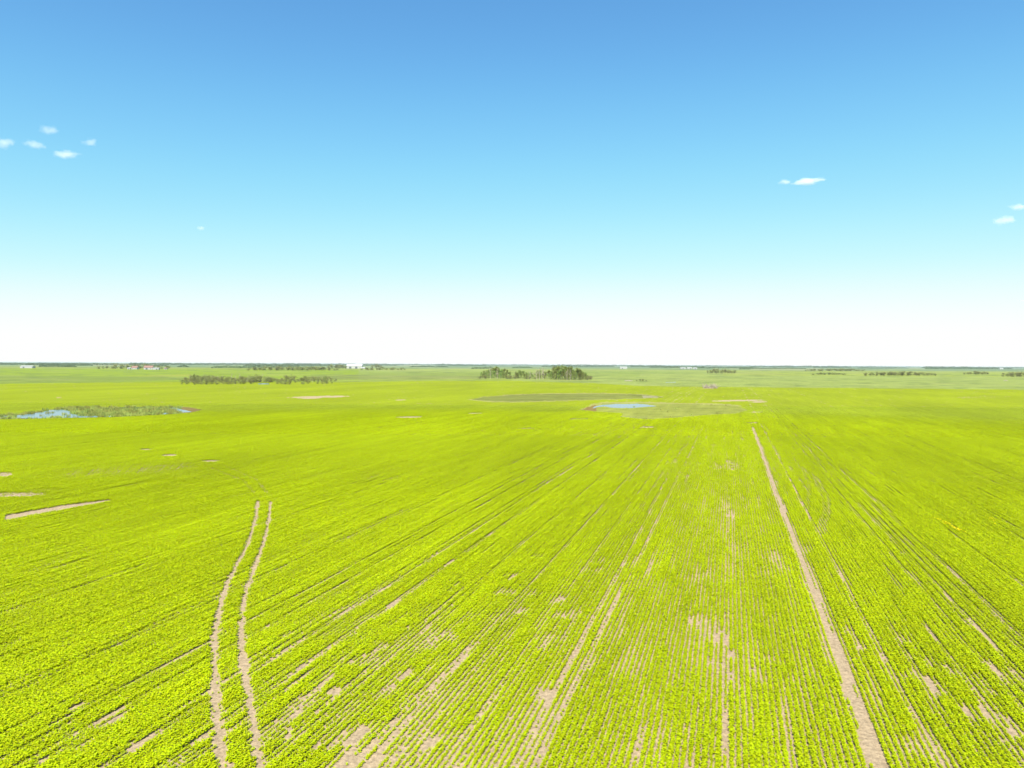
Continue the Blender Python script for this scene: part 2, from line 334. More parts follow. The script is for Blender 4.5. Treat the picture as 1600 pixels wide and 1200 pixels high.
# ------------------------------------------------------------------ ground sheet
def build_ground():
    dep = list(np.arange(700, 130, -2.0)) + list(np.arange(130, 60, -1.0)) + list(np.arange(60, 15, -.5)) + list(np.arange(15, 1, -.25)) + [1, .8, .6, .45, .33]
    R = np.array([0.05, 4, 9, 15, 20] + [H * F / d for d in dep])
    th = np.concatenate([np.arange(-180, -44, 4.0), np.arange(-43, 43.01, .088), np.arange(46, 180, 4.0)])
    th = np.radians(th); nR, nT = len(R), len(th)
    RR, TT = np.meshgrid(R, th, indexing='ij')
    RR = np.where(np.abs(TT) < 1.0, RR / np.maximum(np.cos(TT), .5), RR / .6)
    X = (RR * np.sin(TT)).ravel(); Y = (RR * np.cos(TT)).ravel()
    i = np.arange(nR - 1)[:, None] * nT; j = np.arange(nT)[None, :]; j2 = (j + 1) % nT
    Q = np.stack([i + j, i + j2, i + nT + j2, i + nT + j], -1).reshape(-1, 4)[:, ::-1]
    me = mesh_np('ground', np.stack([X, Y, X * 0], -1), Q)
    front = (Y > 18) & (np.abs(X) < Y * 1.05)
    C = np.tile(LEAF * GK, (len(X), 1)); gr = np.ones(len(X))
    x, y = X[front], Y[front]; px, py = proj(x, y); c = C[front]; g_ = gr[front]
    SOIL = np.array([0.355, 0.264, 0.160])
    def paint(mask, colr, k=1.0): 
        k = (mask * k)[:, None]; c[:] = c * (1 - k) + np.asarray(colr) * k
    hor = 565.3 + .0051 * px                                   # where the land ends, as image row for that image column
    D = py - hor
    n_a = fbm(px / 90, D / 2.2, 5, 3); n_b = fbm(px / 25, D / .8, 15, 3)
    # far farmland, nearest first
    top = np.interp(px, [-400, 0, 150, 280, 400, 540, 700, 800, 930, 1000, 1160, 1300, 1600, 2000], [600, 600, 598, 597, 597, 597, 595, 595, 599, 603, 605.2, 606, 609, 613])
    far = py < top + (n_b - .5) * .8
    cropv = np.clip(vigour(x, y), 0, 1)
    paint(far & (px < 560), alb(196, 220, 62)); paint(far & (px >= 560), alb(210, 225, 112))
    paint(far & inpoly(px, py, [(-300, 586), (120, 587.5), (230, 588.5), (300, 589), (280, 594), (150, 597.5), (0, 599.5), (-300, 600)]), alb(182, 202, 84), .9)
    paint(far & inpoly(px, py, [(480, 588), (560, 585), (600, 582), (760, 583), (760, 592), (640, 593), (540, 594), (500, 592)]), alb(187, 196, 98), .8)
    paint(far & inpoly(px, py, [(470, 593), (800, 592), (800, 596), (520, 600)]), alb(205, 222, 90), .8)
    paint(far & (px > 560) & (px < 1000) & (D < 18) & (D > 12), alb(196, 216, 96), .7)
    paint(far & (px > 880) & (D > 10) & (D < 13), alb(178, 204, 92), .5)
    paint(far & (px > 1130) & (D < 15.5) & (D > 8), alb(212, 226, 96), .85)
    paint(far & (px > 920) & (D < 10) & (D > 6), alb(210, 222, 110), .6)
    paint(far & (px > 180) & (px < 300) & inpoly(px, py, [(190, 588), (230, 587), (300, 585), (330, 586.5), (250, 588.3)]), alb(222, 224, 90), .8)
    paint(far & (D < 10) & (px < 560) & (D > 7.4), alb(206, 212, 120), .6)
    paint((D < 7.4), alb(186, 206, 138), .9); paint((D < 4.0), alb(172, 194, 150), .9)  # distance haze painted into the albedo: duller, bluer bands towards the horizon
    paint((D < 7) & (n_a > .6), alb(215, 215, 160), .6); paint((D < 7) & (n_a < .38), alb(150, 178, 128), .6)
    paint(far & (D > 7), alb(150, 170, 90), sstep(.5, .75, n_b) * .5); paint(far & (D > 7), alb(225, 228, 130), sstep(.55, .8, n_a) * .35)
    paint(far & (np.abs(py - top - .6) < .6), alb(160, 180, 70), .5)
    # crop field: soil where bare, and canopy seen as one surface beyond the modelled rows
    dist = np.hypot(x, y); blend = sstep(110, 240, dist)
    ssub = 1 - sstep(.0, .36, cropv)
    inn = ~far
    SUB = SOIL * .93
    cc = SOIL * ssub[:, None] + (LEAF * GK) * (1 - ssub[:, None])
    tgt = SUB * (1 - blend[:, None]) + cc * blend[:, None]
    c[inn] = tgt[inn]; g_[inn] = (blend * (1 - ssub))[inn]
    RIM = alb(232, 226, 128); MUD = np.array((.15, .105, .07))
    jit = (fbm(px / 6, py / 1.2, 51, 3) - .5)
    jx, jy = px + jit * 8, py + jit * 1.2
    for P, k in ((PONDL, .03), (PONDR, .03), (MARSH, .03)):
        paint(inpoly(jx, jy, grow(P, k)), RIM, .95); g_[inpoly(jx, jy, grow(P, k))] = 1
    paint(inpoly(jx, jy, PONDL), alb(160, 182, 84)); paint(inpoly(jx, jy, PONDL) & (px > 284), alb(188, 160, 92)); paint(inpoly(jx, jy, PONDL) & (px < 60), alb(150, 130, 92), .7)
    paint(inpoly(jx, jy, PONDR), alb(215, 220, 96)); paint(inpoly(jx, jy, PONDR), alb(185, 192, 76), sstep(.45, .7, n_b) * .7)
    paint(inpoly(jx, jy, PONDR) & (px < 932), alb(196, 160, 92), .9)
    for P in ([(770, 641), (820, 637.5), (905, 635.5), (912, 640.5), (840, 643)], [(878, 655), (905, 651), (960, 649.5), (1015, 649.5), (1010, 657.5), (930, 658.5)]):
        paint(inpoly(jx, jy, P), alb(208, 212, 105), .8)
    paint(inpoly(jx, jy, MARSH), alb(190, 196, 88)); paint(inpoly(jx, jy, MARSH), alb(158, 164, 72), sstep(.45, .7, n_b) * .6)
    paint(inpoly(px, py, [(1003, 618), (1026, 619.3), (1028, 621), (1005, 622)]), alb(235, 225, 170), .9)
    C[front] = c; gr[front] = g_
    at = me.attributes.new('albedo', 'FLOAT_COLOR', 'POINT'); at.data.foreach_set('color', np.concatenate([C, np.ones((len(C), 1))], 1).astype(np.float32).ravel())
    at = me.attributes.new('green', 'FLOAT', 'POINT'); at.data.foreach_set('value', gr.astype(np.float32))
    tag(link('ground', me, M_ground), kind='structure')
build_ground()

def sheet(name, P, z, m):
    V = [(*G(x, y), z) for x, y in P]; me = bpy.data.meshes.new(name); me.from_pydata(V, [], [list(range(len(V)))])
    if me.polygons[0].normal.z < 0: me.flip_normals()
    return tag(link(name, me, m), kind='structure')
def smooth(P, k=3, seed=0, amp=.25):
    r_ = random.Random(seed); out_ = []
    for i in range(len(P)):
        a_, b_ = P[i], P[(i + 1) % len(P)]
        for q in range(k):
            t_ = q / k; out_.append((a_[0] + (b_[0] - a_[0]) * t_ + r_.uniform(-3, 3) * amp, a_[1] + (b_[1] - a_[1]) * t_ + r_.uniform(-1, 1) * amp))
    return out_
WL = [(-80, 655), (-20, 653), (10, 650), (40, 647.5), (70, 643.2), (78, 641.2), (97, 640.2), (112, 643), (108, 646), (130, 650), (178, 650), (184, 651.3), (120, 652.6), (60, 653.2), (15, 653.8), (-80, 657)]
WL2 = [(266, 637.2), (272, 636.8), (280, 639), (292, 641.5), (300, 643.5), (284, 645), (276, 643), (270, 640)]
WL3 = [(253, 647.3), (258, 645), (264, 645), (262, 647)]
WR = [(926, 638.2), (930, 634.8), (943, 632.6), (961, 631.4), (995, 631), (1010, 632.2), (1026, 634.6), (1006, 636), (989, 637.6), (967, 637.8), (956, 637.0), (944, 635.2), (934, 636)]
for i_, (P, s_) in enumerate(((WL, 1), (WL2, 2), (WL3, 3), (WR, 4), ([(1040, 596.9), (1056, 596.8), (1056, 597.6), (1040, 597.7)], 5), ([(402, 599), (420, 598.6), (421, 600.4), (404, 600.6)], 6))):
    sheet('pond_water', smooth(P, 3, s_), .012, M_water)

# ------------------------------------------------------------------ leaf clumps and plants
def quads(cen, size, up_bias=0.6, elong=1.0, r_=None):
    """small leaf faces at the centres, random turn; returns V, Q"""
    r_ = r_ or rng; n_ = len(cen)
    nrm = r_.normal(size=(n_, 3)); nrm[:, 2] = np.abs(nrm[:, 2]) + up_bias; nrm /= np.linalg.norm(nrm, axis=1)[:, None]
    t1 = np.cross(nrm, r_.normal(size=(n_, 3))); t1 /= np.linalg.norm(t1, axis=1)[:, None]; t2 = np.cross(nrm, t1)
    s_ = (np.broadcast_to(size, (n_,)) * r_.uniform(.7, 1.3, n_))[:, None]
    V = np.stack([cen + t1 * s_ * elong, cen + t2 * s_ * .62, cen - t1 * s_ * elong, cen - t2 * s_ * .62], 1).reshape(-1, 3)
    return V, np.arange(n_ * 4).reshape(-1, 4)
def plant(seed, flowers=False):
    r_ = np.random.default_rng(seed); V = []; Fc = []; MI = []
    for k in range(13):
        a_ = k * 2.4 + r_.uniform(-.4, .4); el = r_.uniform(.1, .9); L = r_.uniform(.06, .115); wd = L * .34; z0 = r_.uniform(.03, .12)
        d = np.array([math.cos(a_), math.sin(a_), 0]); q = np.array([-d[1], d[0], 0]); b0 = len(V)
        p0 = np.array([0, 0, z0]); p1 = p0 + d * L * .5 * math.cos(el) + np.array([0, 0, L * .6 * math.sin(el)]); p2 = p0 + d * L * math.cos(el * .7) + np.array([0, 0, L * .7 * math.sin(el) - .01])
        V += [p0 - q * .008, p0 + q * .008, p1 + q * wd + [0, 0, .008], p1 - q * wd + [0, 0, .008], p2 + q * wd * .6, p2 - q * wd * .6]
        Fc += [(b0, b0 + 1, b0 + 2, b0 + 3), (b0 + 3, b0 + 2, b0 + 4, b0 + 5)]; MI += [0, 0]
    top = np.stack([r_.normal(0, .045, 10), r_.normal(0, .045, 10), r_.uniform(.12, .20, 10)], 1)
    v, q_ = quads(top, .036, 1.6, 1, r_); q_ = q_ + len(V); V = list(V) + list(v); Fc += [tuple(x) for x in q_]; MI += [0] * 10
    if flowers:
        top = np.stack([r_.uniform(-.08, .08, 8), r_.uniform(-.08, .08, 8), r_.uniform(.22, .28, 8)], 1)
        v, q_ = quads(top, .035, .8, 1, r_); q_ = q_ + len(V); V = list(V) + list(v); Fc += [tuple(x) for x in q_]; MI += [1] * 8
    me = mesh_np('crop_plant', np.array(V), np.array(Fc), MI); me.materials.append(M_crop); me.materials.append(M_flower); return me
def clump(seed, L=1.0, wd=.09, n_=70, sz=.06):
    r_ = np.random.default_rng(seed); s_ = r_.uniform(-L / 2, L / 2, n_); u_ = r_.normal(0, .5, n_).clip(-1, 1) * wd
    h = .05 + (1 - (u_ / wd) ** 2 * .6) * .15 * r_.uniform(.55, 1.0, n_)
    v, q_ = quads(np.stack([u_, s_, h], 1), sz, 2.2, 1, r_)
    me = mesh_np('crop_row_piece', v, q_); me.materials.append(M_crop); return me
src = bpy.data.collections.new('crop_sources')
NV = 6
for k in range(NV): src.objects.link(bpy.data.objects.new('crop_a%d' % k, plant(100 + k)))
for k in range(5): src.objects.link(bpy.data.objects.new('crop_b%d' % k, clump(200 + k)))
for k in range(4): src.objects.link(bpy.data.objects.new('crop_c%d' % k, clump(300 + k, 1.0, .10, 60, .075)))
src.objects.link(bpy.data.objects.new('crop_d0', plant(400, True)))

def field_points():
    out_ = []
    RSP = .25
    def lay(d0, d1, step, kind):
        # rows r, stations s
        zs = np.array([d0, d1]); xs = []
        smin, smax = -d1 * .45 - 5, d1 * 1.25
        for Xc, Yc in ((-d1 * .80 - 4, d1), (d1 * .80 + 4, d1), (-d0 * .80 - 4, d0 * .7), (d0 * .8 + 4, d0 * .7)): xs.append(rs(Xc, Yc))
        rr = [q[0] for q in xs]; ss = [q[1] for q in xs]
        ri = np.arange(math.floor(min(rr) / RSP), math.ceil(max(rr) / RSP)); si = np.arange(math.floor(min(ss) / step), math.ceil(max(ss) / step))
        res = []
        for chunk in np.array_split(ri, max(1, len(ri) * len(si) // 400000)):
            I, J = np.meshgrid(chunk, si, indexing='ij'); I = I.ravel(); J = J.ravel()
            jr = hashn(I, J, 1) - .5; js = hashn(I, J, 2) - .5
            r = I * RSP + jr * (.05 if kind < 2 else .02); s = (J + .5 + js * .55) * step
            r = r + (vnoise(s / 6, I * .37, 61) - .5) * .05
            X = r * CA + s * SA; Y = -r * SA + s * CA
            ok = (Y > d0) & (Y <= d1) & (np.abs(X) < Y * .745 + 4)
            if d0 < 30: ok = (Y > 21) & (Y <= d1) & (np.abs(X) < Y * .745 + 6)
            I, J, X, Y, r, s = (q[ok] for q in (I, J, X, Y, r, s))
            if len(X) == 0: continue
            px, py = proj(X, Y); v = vigour(X, Y); h = hashn(I, J, 5)
            rowv = .78 + .42 * vnoise(s / 2.5, I * 1.7, 13)
            keep = h < sstep(.0, .33, v) * 1.03
            sink = 1 - .92 * sstep(185, 262, np.hypot(X, Y))
            water = inpoly(px, py, PONDL) | inpoly(px, py, PONDR) | inpoly(px, py, MARSH)
            keep &= ~water
            sc_ = (.42 + .70 * v) * rowv * (.85 + .3 * hashn(I, J, 9))
            var = (hashn(I, J, 10) * (NV, 5, 4)[kind] * .9999).astype(int) + (0, NV, NV + 5)[kind]
            rot = hashn(I, J, 11) * 6.283 if kind == 0 else -ROWA + (hashn(I, J, 11) > .5) * math.pi + (hashn(I, J, 12) - .5) * .06
            if kind == 0:
                fl = (np.hypot((px - 1492) / 16, (py - 829 - (px - 1492) * .55) / 3.5) < 1) | ((np.hypot((px - 1550) / 10, (py - 818) / 4) < 1) & (h < .2)) 
            else: fl = np.zeros(len(X), bool)
            sx = sc_ * (1.2 + .25 * (step > .15) if kind == 0 else 1.05); sy = sx if kind == 0 else np.ones_like(sx) * 1.05
            sz = .55 + .62 * v
            A = np.stack([X, Y, X * 0 + .0, var, rot, sx, sy, sz * rowv * sink], -1)
            res.append(A[keep])
        return np.concatenate(res)
    out_.append(lay(21, 92, .11, 0)); out_.append(lay(92, 152, .19, 0)); out_.append(lay(152, 265, 1.0, 2))
    # yellow flowering volunteers
    A = out_[0]
    fl = []
    for (x, y, rx, ry, n_) in ((1492, 829, 18, 2.2, 26), (1470, 818, 14, 3, 8), (1552, 818, 9, 4, 5), (398, 835, 3, 9, 0)):
        for k in range(n_):
            q = rng.normal(0, .45, 2); X, Y = G(x + q[0] * rx, y + q[1] * ry + q[0] * rx * .55)
            fl.append((X, Y, 0, NV + 9, rng.uniform(0, 6.28), 1.3, 1.3, 1.3))
    out_.append(np.array(fl))
    return np.concatenate(out_)
def gn_instances(name, A, coll, kindlabel, cat):
    me = bpy.data.meshes.new(name); me.vertices.add(len(A)); me.vertices.foreach_set('co', A[:, :3].astype(np.float32).ravel())
    at = me.attributes.new('var', 'INT', 'POINT'); at.data.foreach_set('value', A[:, 3].astype(np.int32))
    rot = np.zeros((len(A), 3), np.float32); rot[:, 2] = A[:, 4]
    at = me.attributes.new('rot', 'FLOAT_VECTOR', 'POINT'); at.data.foreach_set('vector', rot.ravel())
    at = me.attributes.new('scl', 'FLOAT_VECTOR', 'POINT'); at.data.foreach_set('vector', A[:, 5:8].astype(np.float32).ravel())
    o = bpy.data.objects.new(name, me); col.objects.link(o)
    ng = bpy.data.node_groups.new(name, 'GeometryNodeTree')
    ng.interface.new_socket('Geometry', in_out='INPUT', socket_type='NodeSocketGeometry'); ng.interface.new_socket('Geometry', in_out='OUTPUT', socket_type='NodeSocketGeometry')
    gi = ng.nodes.new('NodeGroupInput'); go = ng.nodes.new('NodeGroupOutput'); ip = ng.nodes.new('GeometryNodeInstanceOnPoints')
    ci = ng.nodes.new('GeometryNodeCollectionInfo'); ci.inputs['Collection'].default_value = coll; ci.inputs['Separate Children'].default_value = True; ci.inputs['Reset Children'].default_value = True
    def na(nm, ty):
        q = ng.nodes.new('GeometryNodeInputNamedAttribute'); q.data_type = ty; q.inputs['Name'].default_value = nm; return q.outputs['Attribute']
    ng.links.new(gi.outputs[0], ip.inputs['Points']); ng.links.new(ci.outputs[0], ip.inputs['Instance']); ip.inputs['Pick Instance'].default_value = True
    ng.links.new(na('var', 'INT'), ip.inputs['Instance Index']); ng.links.new(na('rot', 'FLOAT_VECTOR'), ip.inputs['Rotation']); ng.links.new(na('scl', 'FLOAT_VECTOR'), ip.inputs['Scale'])
    ng.links.new(ip.outputs[0], go.inputs[0])
    md = o.modifiers.new('plants', 'NODES'); md.node_group = ng
    return tag(o, kindlabel, cat, kind='stuff')
A = field_points(); print('crop instances', len(A))
gn_instances('crop_plants', A, src, 'low rows of young yellow-green crop plants with bare soil showing in thin spots', 'crop')

# reeds in and round the ponds
def tuft(seed, hh=.9):
    r_ = np.random.default_rng(seed); n_ = 26
    c = np.stack([r_.normal(0, .35, n_), r_.normal(0, .35, n_), np.zeros(n_)], 1); a_ = r_.uniform(0, 6.28, n_); h = r_.uniform(.5, 1, n_) * hh; wd = .05
    d = np.stack([np.cos(a_), np.sin(a_), a_ * 0], 1); lean = np.stack([r_.normal(0, .12, n_), r_.normal(0, .12, n_), h], 1)
    V = np.stack([c - d * wd, c + d * wd, c + lean + d * wd * .5, c + lean - d * wd * .5], 1).reshape(-1, 3)
    me = mesh_np('reed_tuft', V, np.arange(n_ * 4).reshape(-1, 4)); me.materials.append(M_reed); return me
rsrc = bpy.data.collections.new('reed_sources')
for k in range(3): rsrc.objects.link(bpy.data.objects.new('reed_a%d' % k, tuft(k)))
def reeds():
    pts = []
    for P, n_, wl in ((PONDL, 2600, [WL, WL2, WL3]), (PONDR, 120, [WR])):
        ox = [q[0] for q in P]; oy = [q[1] for q in P]
        gx = rng.uniform(max(min(ox), -60), max(ox), n_); gy = rng.uniform(min(oy), max(oy), n_)
        ok = inpoly(gx, gy, P); gx, gy = gx[ok], gy[ok]
        inw = np.zeros(len(gx), bool)
        for q in wl: inw |= inpoly(gx, gy, q)
        nn = fbm(gx / 9, gy / 1.1, 31, 2)
        ok = np.where(inw, nn > .74, nn > .40) & (rng.random(len(gx)) < .8)
        if P is PONDL: ok &= gx < 284
        if P is PONDR: ok &= (gx > 940) & (nn > .5)
        for x, y in zip(gx[ok], gy[ok]):
            X, Y = G(x, y); s_ = rng.uniform(.5, 1.0) * (1 if P is PONDL else .55); pts.append((X, Y, 0, rng.integers(0, 3), rng.uniform(0, 6.28), s_ * 1.6, s_ * 1.6, s_))
    return np.array(pts)
gn_instances('marsh_reeds', reeds(), rsrc, 'green reeds and sedge growing in the shallow ponds of the field', 'reeds')

# ------------------------------------------------------------------ trees
def tube(V, Q, p, q, r1, r2, k=6):
    p = np.array(p, float); q = np.array(q, float); d = q - p; L = np.linalg.norm(d); d /= L
    a_ = np.cross(d, [0, 0, 1.0]) if abs(d[2]) < .95 else np.cross(d, [1.0, 0, 0]); a_ /= np.linalg.norm(a_); b_ = np.cross(d, a_); b0 = len(V)
    for c_, rr in ((p, r1), (q, r2)):
        for i in range(k):
            t_ = 6.2832 * i / k; V.append(c_ + (a_ * math.cos(t_) + b_ * math.sin(t_)) * rr)
    for i in range(k): Q.append((b0 + i, b0 + (i + 1) % k, b0 + k + (i + 1) % k, b0 + k + i))
def make_tree(seed, h, wd, kind):
    """returns trunk mesh, crown mesh (crown None for a dead tree)"""
    r_ = np.random.default_rng(seed); V = []; Q = []
    if kind == 'poplar':
        tube(V, Q, (0, 0, -.2), (r_.normal(0, .1), 0, h * .5), .16, .11); tube(V, Q, V[-1], (r_.normal(0, .3), r_.normal(0, .3), h * .93), .10, .03)
        cl = []
        for k in range(22):
            z = h * r_.uniform(.10, .9); rad = wd * .5 * (1 - abs(z / h - .42) ** 1.6 * 1.6) * r_.uniform(.3, .95); a_ = r_.uniform(0, 6.28); c_ = np.array([math.cos(a_) * rad, math.sin(a_) * rad, z])
            tube(V, Q, (0, 0, z * .8), c_, .05, .015, 4); cl.append((c_, wd * r_.uniform(.14, .24)))
        cl.append((np.array([0, 0, h * .94]), wd * .16)); N_ = 44; sz = .27
    elif kind == 'willow':
        cl = []
        for k in range(18):
            a_ = r_.uniform(0, 6.28); rad = wd * .5 * math.sqrt(r_.uniform(.02, .9)); z = h * (.14 + .72 * r_.random() * (1 - (rad / (wd * .5)) ** 2 * .5)) ; c_ = np.array([math.cos(a_) * rad, math.sin(a_) * rad, z])
            tube(V, Q, (c_[0] * .12, c_[1] * .12, -.1), c_, .07, .02, 4); cl.append((c_, wd * r_.uniform(.13, .2)))
        N_ = 46; sz = .22
    elif kind == 'far':
        tube(V, Q, (0, 0, -.2), (0, 0, h * .7), .18, .08, 5); cl = []
        for k in range(13):
            a_ = r_.uniform(0, 6.28); rad = wd * .5 * r_.uniform(.1, .8); z = h * r_.uniform(.12, .82); c_ = np.array([math.cos(a_) * rad, math.sin(a_) * rad, z]); cl.append((c_, wd * .22))
        N_ = 26; sz = .45
    else:
        top = np.array([r_.normal(0, .4), r_.normal(0, .4), h]); tube(V, Q, (0, 0, -.2), top * [.5, .5, .5], .2, .14); tube(V, Q, top * .5, top, .13, .03); cl = []
        for k in range(14):
            z = h * r_.uniform(.3, .9); a_ = r_.uniform(0, 6.28); L = wd * .5 * r_.uniform(.5, 1) * (1.2 - z / h); c_ = np.array([math.cos(a_) * L, math.sin(a_) * L, z + L * r_.uniform(.4, 1.1)])
            tube(V, Q, top * (z / h), c_, .07, .02, 4)
            for q in range(2): tube(V, Q, c_ * .7 + top * (z / h) * .3, c_ + r_.normal(0, .5, 3), .03, .012, 3) if False else tube(V, Q, c_, c_ + r_.normal(0, .55, 3) + [0, 0, .4], .03, .012, 4)
        V = np.array(V); Q = np.array(Q); ends = V[len(V) // 5:][r_.integers(0, len(V) - len(V) // 5, 170)] + r_.normal(0, .12, (170, 3))
        tv, tq = quads(ends, .10, -.3, 3.2, r_); Q = np.concatenate([Q, tq + len(V)]); V = np.concatenate([V, tv])
        return mesh_np('dead_tree', V, Q), None
    tm = mesh_np('trunk', np.array(V), np.array(Q)); C = []
    for c_, R_ in cl:
        n_ = int(N_ * r_.uniform(.6, 1.3)); d = r_.normal(size=(n_, 3)); d /= np.linalg.norm(d, axis=1)[:, None]
        C.append(c_ + d * R_ * (r_.uniform(.25, 1.1, n_) ** .6)[:, None] * [1.15, 1.15, .95])
    C = np.concatenate(C); C = C[C[:, 2] > .15]; v, q = quads(C, sz, .8, 1, r_)
    return tm, mesh_np('crown', v, q)
POP = [make_tree(500 + k, 11, 5.2, 'poplar') for k in range(6)]; WIL = [make_tree(520 + k, 5.5, 6.5, 'willow') for k in range(6)]
DEAD = [make_tree(540 + k, 11, 4.5, 'dead') for k in range(4)]; FAR = [make_tree(560 + k, 8, 7, 'far') for k in range(5)]
FARJ = []
for tm, cm in FAR:                                     # far copies show no parts: one mesh each
    nv = len(tm.vertices); a_ = np.empty(nv * 3, np.float32); tm.vertices.foreach_get('co', a_); b_ = np.empty(len(cm.vertices) * 3, np.float32); cm.vertices.foreach_get('co', b_)
    q1 = np.array([p_.vertices[:] for p_ in tm.polygons]); q2 = np.array([p_.vertices[:] for p_ in cm.polygons]) + nv
    me = mesh_np('far_tree', np.concatenate([a_.reshape(-1, 3), b_.reshape(-1, 3)]), np.concatenate([q1, q2]), [0] * len(q1) + [1] * len(q2)); me.materials.append(M_bark); me.materials.append(M_willow); FARJ.append(me)
for tm, cm in POP: tm.materials.append(M_bark); cm.materials.append(M_poplar)
for tm, cm in WIL: tm.materials.append(M_bark); cm.materials.append(M_willow)
for tm, cm in DEAD: tm.materials.append(M_deadwood)
ORD = ['', 'first', 'second', 'third', 'fourth', 'fifth', 'sixth', 'seventh', 'eighth', 'ninth', 'tenth', 'eleventh', 'twelfth', 'thirteenth', 'fourteenth', 'fifteenth', 'sixteenth', 'seventeenth', 'eighteenth', 'nineteenth', 'twentieth']
def ordn(n_):
    if n_ <= 20: return ORD[n_]
    t_ = {2: 'twenty', 3: 'thirty', 4: 'forty', 5: 'fifty', 6: 'sixty'}[n_ // 10]; u_ = n_ % 10
    return t_ + '-' + ORD[u_] if u_ else t_[:-1] + 'ieth'
def place(kind, X, Y, hgt, wscale, label, group, i):
    lib = {'poplar': POP, 'willow': WIL, 'dead': DEAD, 'far': FARJ}[kind]; base = {'poplar': 11, 'willow': 5.5, 'dead': 11, 'far': 8}[kind]
    s_ = hgt / base; nm = {'poplar': 'poplar_tree', 'willow': 'willow_bush', 'dead': 'dead_tree', 'far': 'bluff_tree'}[kind]; cat = {'willow': 'bush'}.get(kind, 'tree')
    it = lib[i % len(lib)]
    if kind == 'far': o = bpy.data.objects.new(nm, it)
    elif kind == 'dead': o = bpy.data.objects.new(nm, it[0])
    else:
        o = bpy.data.objects.new(nm, None); o.empty_display_size = .5
        for part_, me in (('trunk', it[0]), ('crown', it[1])):
            c_ = bpy.data.objects.new(part_, me); col.objects.link(c_); c_.parent = o
    col.objects.link(o); o.location = (X, Y, 0); o.scale = (s_ * wscale, s_ * wscale, s_); o.rotation_euler = (0, 0, i * 2.1)
    return tag(o, label, cat, group)
def grove(where, specs, group, depthword=None):
    """specs: (x, ybase, height m, width scale, kind); labels count along the grove from its left end, per kind and row"""
    rowsd = {}
    for q in specs: rowsd.setdefault((q[4], q[5]), []).append(q)
    i = 0
    for (kind, row), L in rowsd.items():
        L.sort(key=lambda q: q[0] )
        for k, q in enumerate(L):
            X, Y = G(q[0], q[1]); hw = {'poplar': 'green leafy poplar', 'willow': 'rounded olive willow bush', 'dead': 'bare pale dead tree', 'far': 'low olive tree'}[kind]
            place(kind, X, Y, q[2], q[3], '%s, %s from left, %s row, %s' % (hw, ordn(k + 1), row, where), group, i); i += 1
R = random.Random(3)
# central grove
sp = []
def prof(x): return float(np.interp(x, [747, 752, 762, 772, 782, 792, 800, 804, 812, 822, 835, 845, 862, 868, 880, 895, 905, 912, 918, 926], [4, 7.5, 8.5, 12, 10.5, 9, 5.5, 7, 9, 7, 6.5, 9, 10, 14, 14, 13.5, 11, 9, 5, 3]))
def base(x): return float(np.interp(x, [740, 800, 850, 900, 930], [591.5, 591.8, 592.8, 594.2, 593.2]))
for row, dy in (('front', 0), ('middle', -.9), ('back', -1.9)):
    x = 749 + R.uniform(0, 3)
    while x < 924:
        if not (799.5 < x < 803.5):
            hh = prof(x) * R.uniform(.74, 1.10) * {'front': .72, 'middle': .95, 'back': 1.03}[row]
            kind = 'poplar' if hh > 5.2 else 'willow'
            if 828 < x < 858 and row != 'front' and R.random() < .4: kind = 'dead'; hh *= 1.2
            sp.append((x, base(x) + dy + R.uniform(-.15, .15), hh, R.uniform(.85, 1.25) if kind != 'willow' else 1.0, kind, row))
        x += R.uniform(2.8, 5.2)
for x, hh in ((766, 12.5), (777, 12.5), (838, 12), (843, 13), (849, 12), (886, 11.5), (891, 11), (828, 9.5)): sp.append((x, base(x) + .25, hh * (.92), 1.0, 'dead', 'front'))
grove('central grove', sp, 'trees of the central grove')
# left willow grove
sp = []
def prof2(x): return float(np.interp(x, [278, 290, 300, 306, 316, 330, 345, 360, 380, 400, 420, 435, 445, 460, 468, 478, 495, 508, 520, 527], [3, 4.4, 6.8, 6.5, 6.3, 6.6, 5, 6, 7, 7, 6, 4, 6.5, 5.5, 3.5, 5, 4.5, 5.3, 3.0, 2]))
for row, y0 in (('front', 600.3), ('middle', 597.3), ('back', 595.0)):
    x = 281 + R.uniform(0, 4) + (14 if row == 'back' else 0)
    while x < 525:
        if not (row == 'front' and 398 < x < 432) and not (row == 'front' and 455 < x < 462):
            hh = prof2(x) * {'front': .68, 'middle': .9, 'back': .95}[row] * R.uniform(.68, 1.12)
            kind = 'willow'
            if R.random() < .10: kind = 'dead'
            sp.append((x, y0 - max(0, (x - 440)) * .012 + R.uniform(-.5, .5), hh, R.uniform(.8, 1.15) if kind == 'willow' else .8, kind, row))
        x += R.uniform(4.5, 8.5)
sp.append((303, 598.0, 6.6, .62, 'poplar', 'middle')); sp.append((508, 599.2, 5.4, .9, 'poplar', 'front')); sp.append((471, 599.8, 4.6, 1.1, 'poplar', 'front'))
grove('left thicket', sp, 'bushes of the left thicket')
